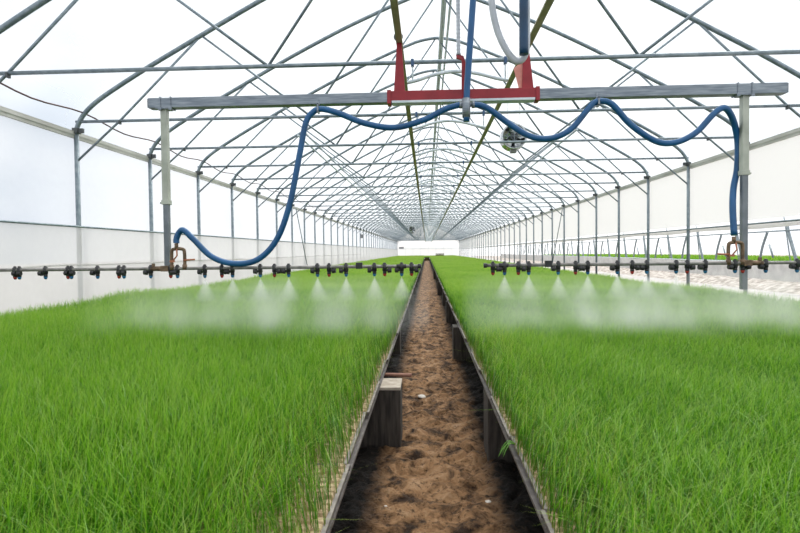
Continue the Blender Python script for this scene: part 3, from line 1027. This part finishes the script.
# ------------------------------------------------------------------ spray and mist
cone_mat = volume_material('spray_droplets', 'cone', 1.7)
cm = MB()
cm.lathe([(.004, 0), (.02, -.03), (.066, -.11), (.116, -.195), (.002, -.20)], 20)
spray0 = cm.build('spray_cone', cone_mat)
first = True
for xs_, side in ((LBLUE[:8], 'closed film wall'), (RBLUE[:7], 'rolled-up curtain')):
    for k, x in enumerate(xs_):
        o = spray0 if first else spray0.copy()
        if not first:
            COL.objects.link(o)
        first = False
        o.location = (x, YP, ZB - .075)
        tag(o, nth(k + 1) + ' white spray cone from the path over the bed by the ' + side, 'water spray', 'spray cones below the nozzles')
for x0, x1, side, sd_ in ((-2.6, .02, 'closed film wall', 1.45), (.28, 3.6, 'rolled-up curtain', 1.9)):
    o = MB().box(x0, x1, YP - .38, YP + .60, .50, ZB - .05).build('water_mist', volume_material('drifting_mist', 'bank', sd_))
    tag(o, 'pale water mist drifting below the nozzles over the bed by the ' + side, 'mist', kind='stuff')

# ------------------------------------------------------------------ circulation fans
def make_fan(loc, label):
    root = empty('circulation_fan', loc, label, 'fan', 'hanging fans')
    d = MB().lathe([(.19, -.13), (.212, -.14), (.215, -.12), (.206, -.09), (.206, .09), (.215, .12), (.212, .14), (.195, .135), (.198, 0), (.19, -.13)], 28, 'y')
    d.build('drum', MT['fan'], root)
    MB().tube([(0, .118, 0), (0, .126, 0)], .203, 28).build('back_plate', MT['dark'], root)
    MB().lathe([(.002, -.09), (.05, -.085), (.062, -.05), (.062, .08), (.002, .09)], 18, 'y').build('motor', MT['dark'], root)
    for k in range(5):
        a = 2 * math.pi * k / 5 + .3
        c, s = math.cos(a), math.sin(a)
        vs = []
        for r_, wd in ((.05, .03), (.10, .055), (.18, .065)):
            for q, yy in ((-1, -.03), (1, .02)):
                for dy in (0, .004):
                    vs.append((r_ * c - q * wd * s, yy + dy, r_ * s + q * wd * c))
        fs = []
        for i in (0, 1):
            o_ = i * 4
            fs += [(o_, o_ + 2, o_ + 6, o_ + 4), (o_ + 1, o_ + 5, o_ + 7, o_ + 3), (o_, o_ + 4, o_ + 5, o_ + 1), (o_ + 2, o_ + 3, o_ + 7, o_ + 6)]
        fs += [(0, 1, 3, 2), (8, 10, 11, 9)]
        MB().add(vs, fs).build('blade', MT['fan'], root)
    g = MB()
    for r_ in (.06, .12, .18):
        g.tube([(r_ * math.cos(a), -.135, r_ * math.sin(a)) for a in np.linspace(0, 2 * math.pi, 25)], .003, 5)
    g.tube([(-.20, -.132, 0), (.20, -.132, 0)], .006, 6).tube([(0, -.132, -.20), (0, -.132, .20)], .006, 6)
    g.tube([(0, -.132, 0), (0, -.08, 0)], .01, 6)
    g.build('guard', MT['zinc'], root)
    for s in (-1, 1):
        MB().tube([(s * .10, 0, .175), (s * .10, -.21, arch_z(loc[0] + s * .1 - XC) - loc[2] - .02)], .003, 5).build('hanging_wire', MT['steel'], root)
    MB().box(-.05, .05, -.06, .06, -.255, -.20, .006).build('junction_housing', MT['box'], root)
    return root


fan = make_fan((1.47, 9.55, 3.05), 'round metal circulation fan hanging beside the hose wave')
fan.rotation_euler.z = 0
far = make_fan((-.9, 35.55, 2.56), 'small distant circulation fan hanging far down the tunnel')
bx_ = MB().box(XL + .02, XL + .24, 39.2, 39.45, 2.15, 2.42, .02).build('control_box', MT['box'])
tag(bx_, 'small grey box on a post far along the closed film wall', 'box')
vb = MB()
vb.box(-4.4, -3.65, YB - .12, YB - .03, 1.68, 1.93, .01)
for z in (1.73, 1.79, 1.85):
    vb.box(-4.38, -3.67, YB - .14, YB - .115, z, z + .025)
tag(vb.build('wall_vent', MT['box']), 'grey louvred vent on the far end wall', 'vent')
cr = MB()
cr.box(1.3, 2.4, 79.6, 80.2, .56, .60)
for a in ((1.3, 2.4, 79.6, 79.63), (1.3, 2.4, 80.17, 80.2), (1.3, 1.33, 79.6, 80.2), (2.37, 2.4, 79.6, 80.2)):
    cr.box(*a, .60, .72).box(*a, .76, .86)
for x in (1.31, 1.85, 2.39):
    cr.box(x - .03, x + .03, 79.58, 80.22, .37, .88)
tag(cr.build('crate', MT['crate']), 'slatted brown crate on the bed at the far end of the tunnel', 'crate')

# ------------------------------------------------------------------ neighbouring tunnel seen through the open strip
XN = 10.5
nb = empty('skirt_sheet', (XN, 40, 0), 'low white film skirt along the neighbouring tunnel outside the open side', 'film skirt')
vs, fs = [], []
yy = np.arange(4, 80, .5)
for y in yy:
    q = .05 * noise.noise(Vector((y * .7, 0, 4)))
    for z, o_ in ((.16 + .05 * noise.noise(Vector((y, 3, 0))), 0), (.42, q), (.70 + .04 * noise.noise(Vector((y * .4, 9, 0))), -.02)):
        vs.append((o_, y - 40, z))
for j in range(len(yy) - 1):
    for i in (0, 1):
        fs.append((j * 3 + i, j * 3 + i + 1, j * 3 + i + 4, j * 3 + i + 3))
MB().add(vs, fs, True).build('sheet', MT['skirt'], nb)
MB().tube([(.03, y - 40, .71) for y in (4, 42, 79.5)], .02, 8).build('skirt_rail', MT['light_tube'], nb)
bank = MB()
vs, fs = [], []
for y in yy:
    for x, z in ((9.3, -.04), (9.7, .10), (10.1, .2), (10.4, .06)):
        vs.append((x, y, z + .05 * noise.noise(Vector((x * 2, y * 1.3, 0)))))
for j in range(len(yy) - 1):
    for i in range(3):
        fs.append((j * 4 + i, j * 4 + i + 1, j * 4 + i + 5, j * 4 + i + 4))
tag(bank.add(vs, fs, True).build('soil_bank', MT['earth']), 'low bank of bare brown soil outside along the neighbouring tunnel', 'soil')
tag(MB().tube([(6.6, y, .05 + .02 * math.sin(y)) for y in np.arange(5, 60, 1.0)], .045, 8).build('ground_pipe', MT['gutter']), 'grey pipe lying on the pale ground outside the open side', 'pipe')
nbed = MB()
nbed.box(16, 26, 6, 80, .0, .40)
tag(nbed.build('far_bed', MT['peat']), 'raised bed of the neighbouring tunnel outside the open side', 'plant bed')
g = np.random.default_rng(11)
n_ = 26000
gx, gy = g.uniform(16, 26, n_), g.uniform(6, 80, n_)
gv = np.zeros((n_, 3, 3))
aa = g.uniform(0, 6.28, n_)
hh = g.uniform(.14, .24, n_)
for j, (q, t_) in enumerate(((-1, 0), (1, 0), (0, 1))):
    gv[:, j, 0] = gx + q * np.cos(aa) * .06 + t_ * g.normal(0, .03, n_)
    gv[:, j, 1] = gy + q * np.sin(aa) * .06
    gv[:, j, 2] = .40 + t_ * hh
me = bpy.data.meshes.new('far_grass')
me.from_pydata(gv.reshape(-1, 3).tolist(), [], (np.arange(n_)[:, None] * 3 + np.arange(3)).tolist())
a = me.attributes.new('blade_height', 'FLOAT', 'POINT')
a.data.foreach_set('value', np.tile(np.array([.4, .4, 1], np.float32), n_))
a = me.attributes.new('blade_tone', 'FLOAT', 'POINT')
a.data.foreach_set('value', np.repeat(g.uniform(.2, .8, n_), 3).astype(np.float32))
me.materials.append(MT['grass'])
o = bpy.data.objects.new('far_grass', me)
COL.objects.link(o)
tag(o, 'bright green seedlings on the bed of the neighbouring tunnel', 'grass', kind='stuff')


def make_neighbour():
    root = empty('braced_frame', (XN + .15, 9, 0), 'x', 'greenhouse frame', 'leaning frames of the neighbouring tunnel')
    MB().tube(spline([(0, 0, -.05), (0, .35, .8), (.02, .75, 1.65), (.06, .85, 1.95)], 4), .045, 8).build('leaning_post', MT['steel'], root)
    MB().tube([(.06, .55, .1), (.06, .9, 1.65), (.08, 1.1, 2.3)], .018, 6).build('thin_post', MT['steel'], root)
    MB().tube(spline([(.05, -.55, .75), (.05, -.7, 1.2), (.05, -.95, 1.65)], 3), .04, 6).build('brace', MT['steel'], root)
    MB().tube([(.05, -1.25, .85), (.05, -1.05, 1.25)], .03, 6).build('stub_brace', MT['steel'], root)
    return root


nf = make_neighbour()
nft = tree_of(nf)
for k in range(20):
    lab = nth(k + 1) + ' leaning braced frame of the neighbouring tunnel seen under the rolled curtain'
    y = 13.6 + 2.75 * k
    o = nf if k == 0 else copy_tree(nf, (XN + .15, y, 0), lab, tree=nft)
    o.location = (XN + .15, y, 0)
    o['label'] = lab
tag(MB().tube([(XN + .15, y, 1.66) for y in (8, 40, 75)], .022, 8).build('neighbour_rail', MT['steel']), 'thin horizontal rail along the neighbouring tunnel above its braces', 'rail')
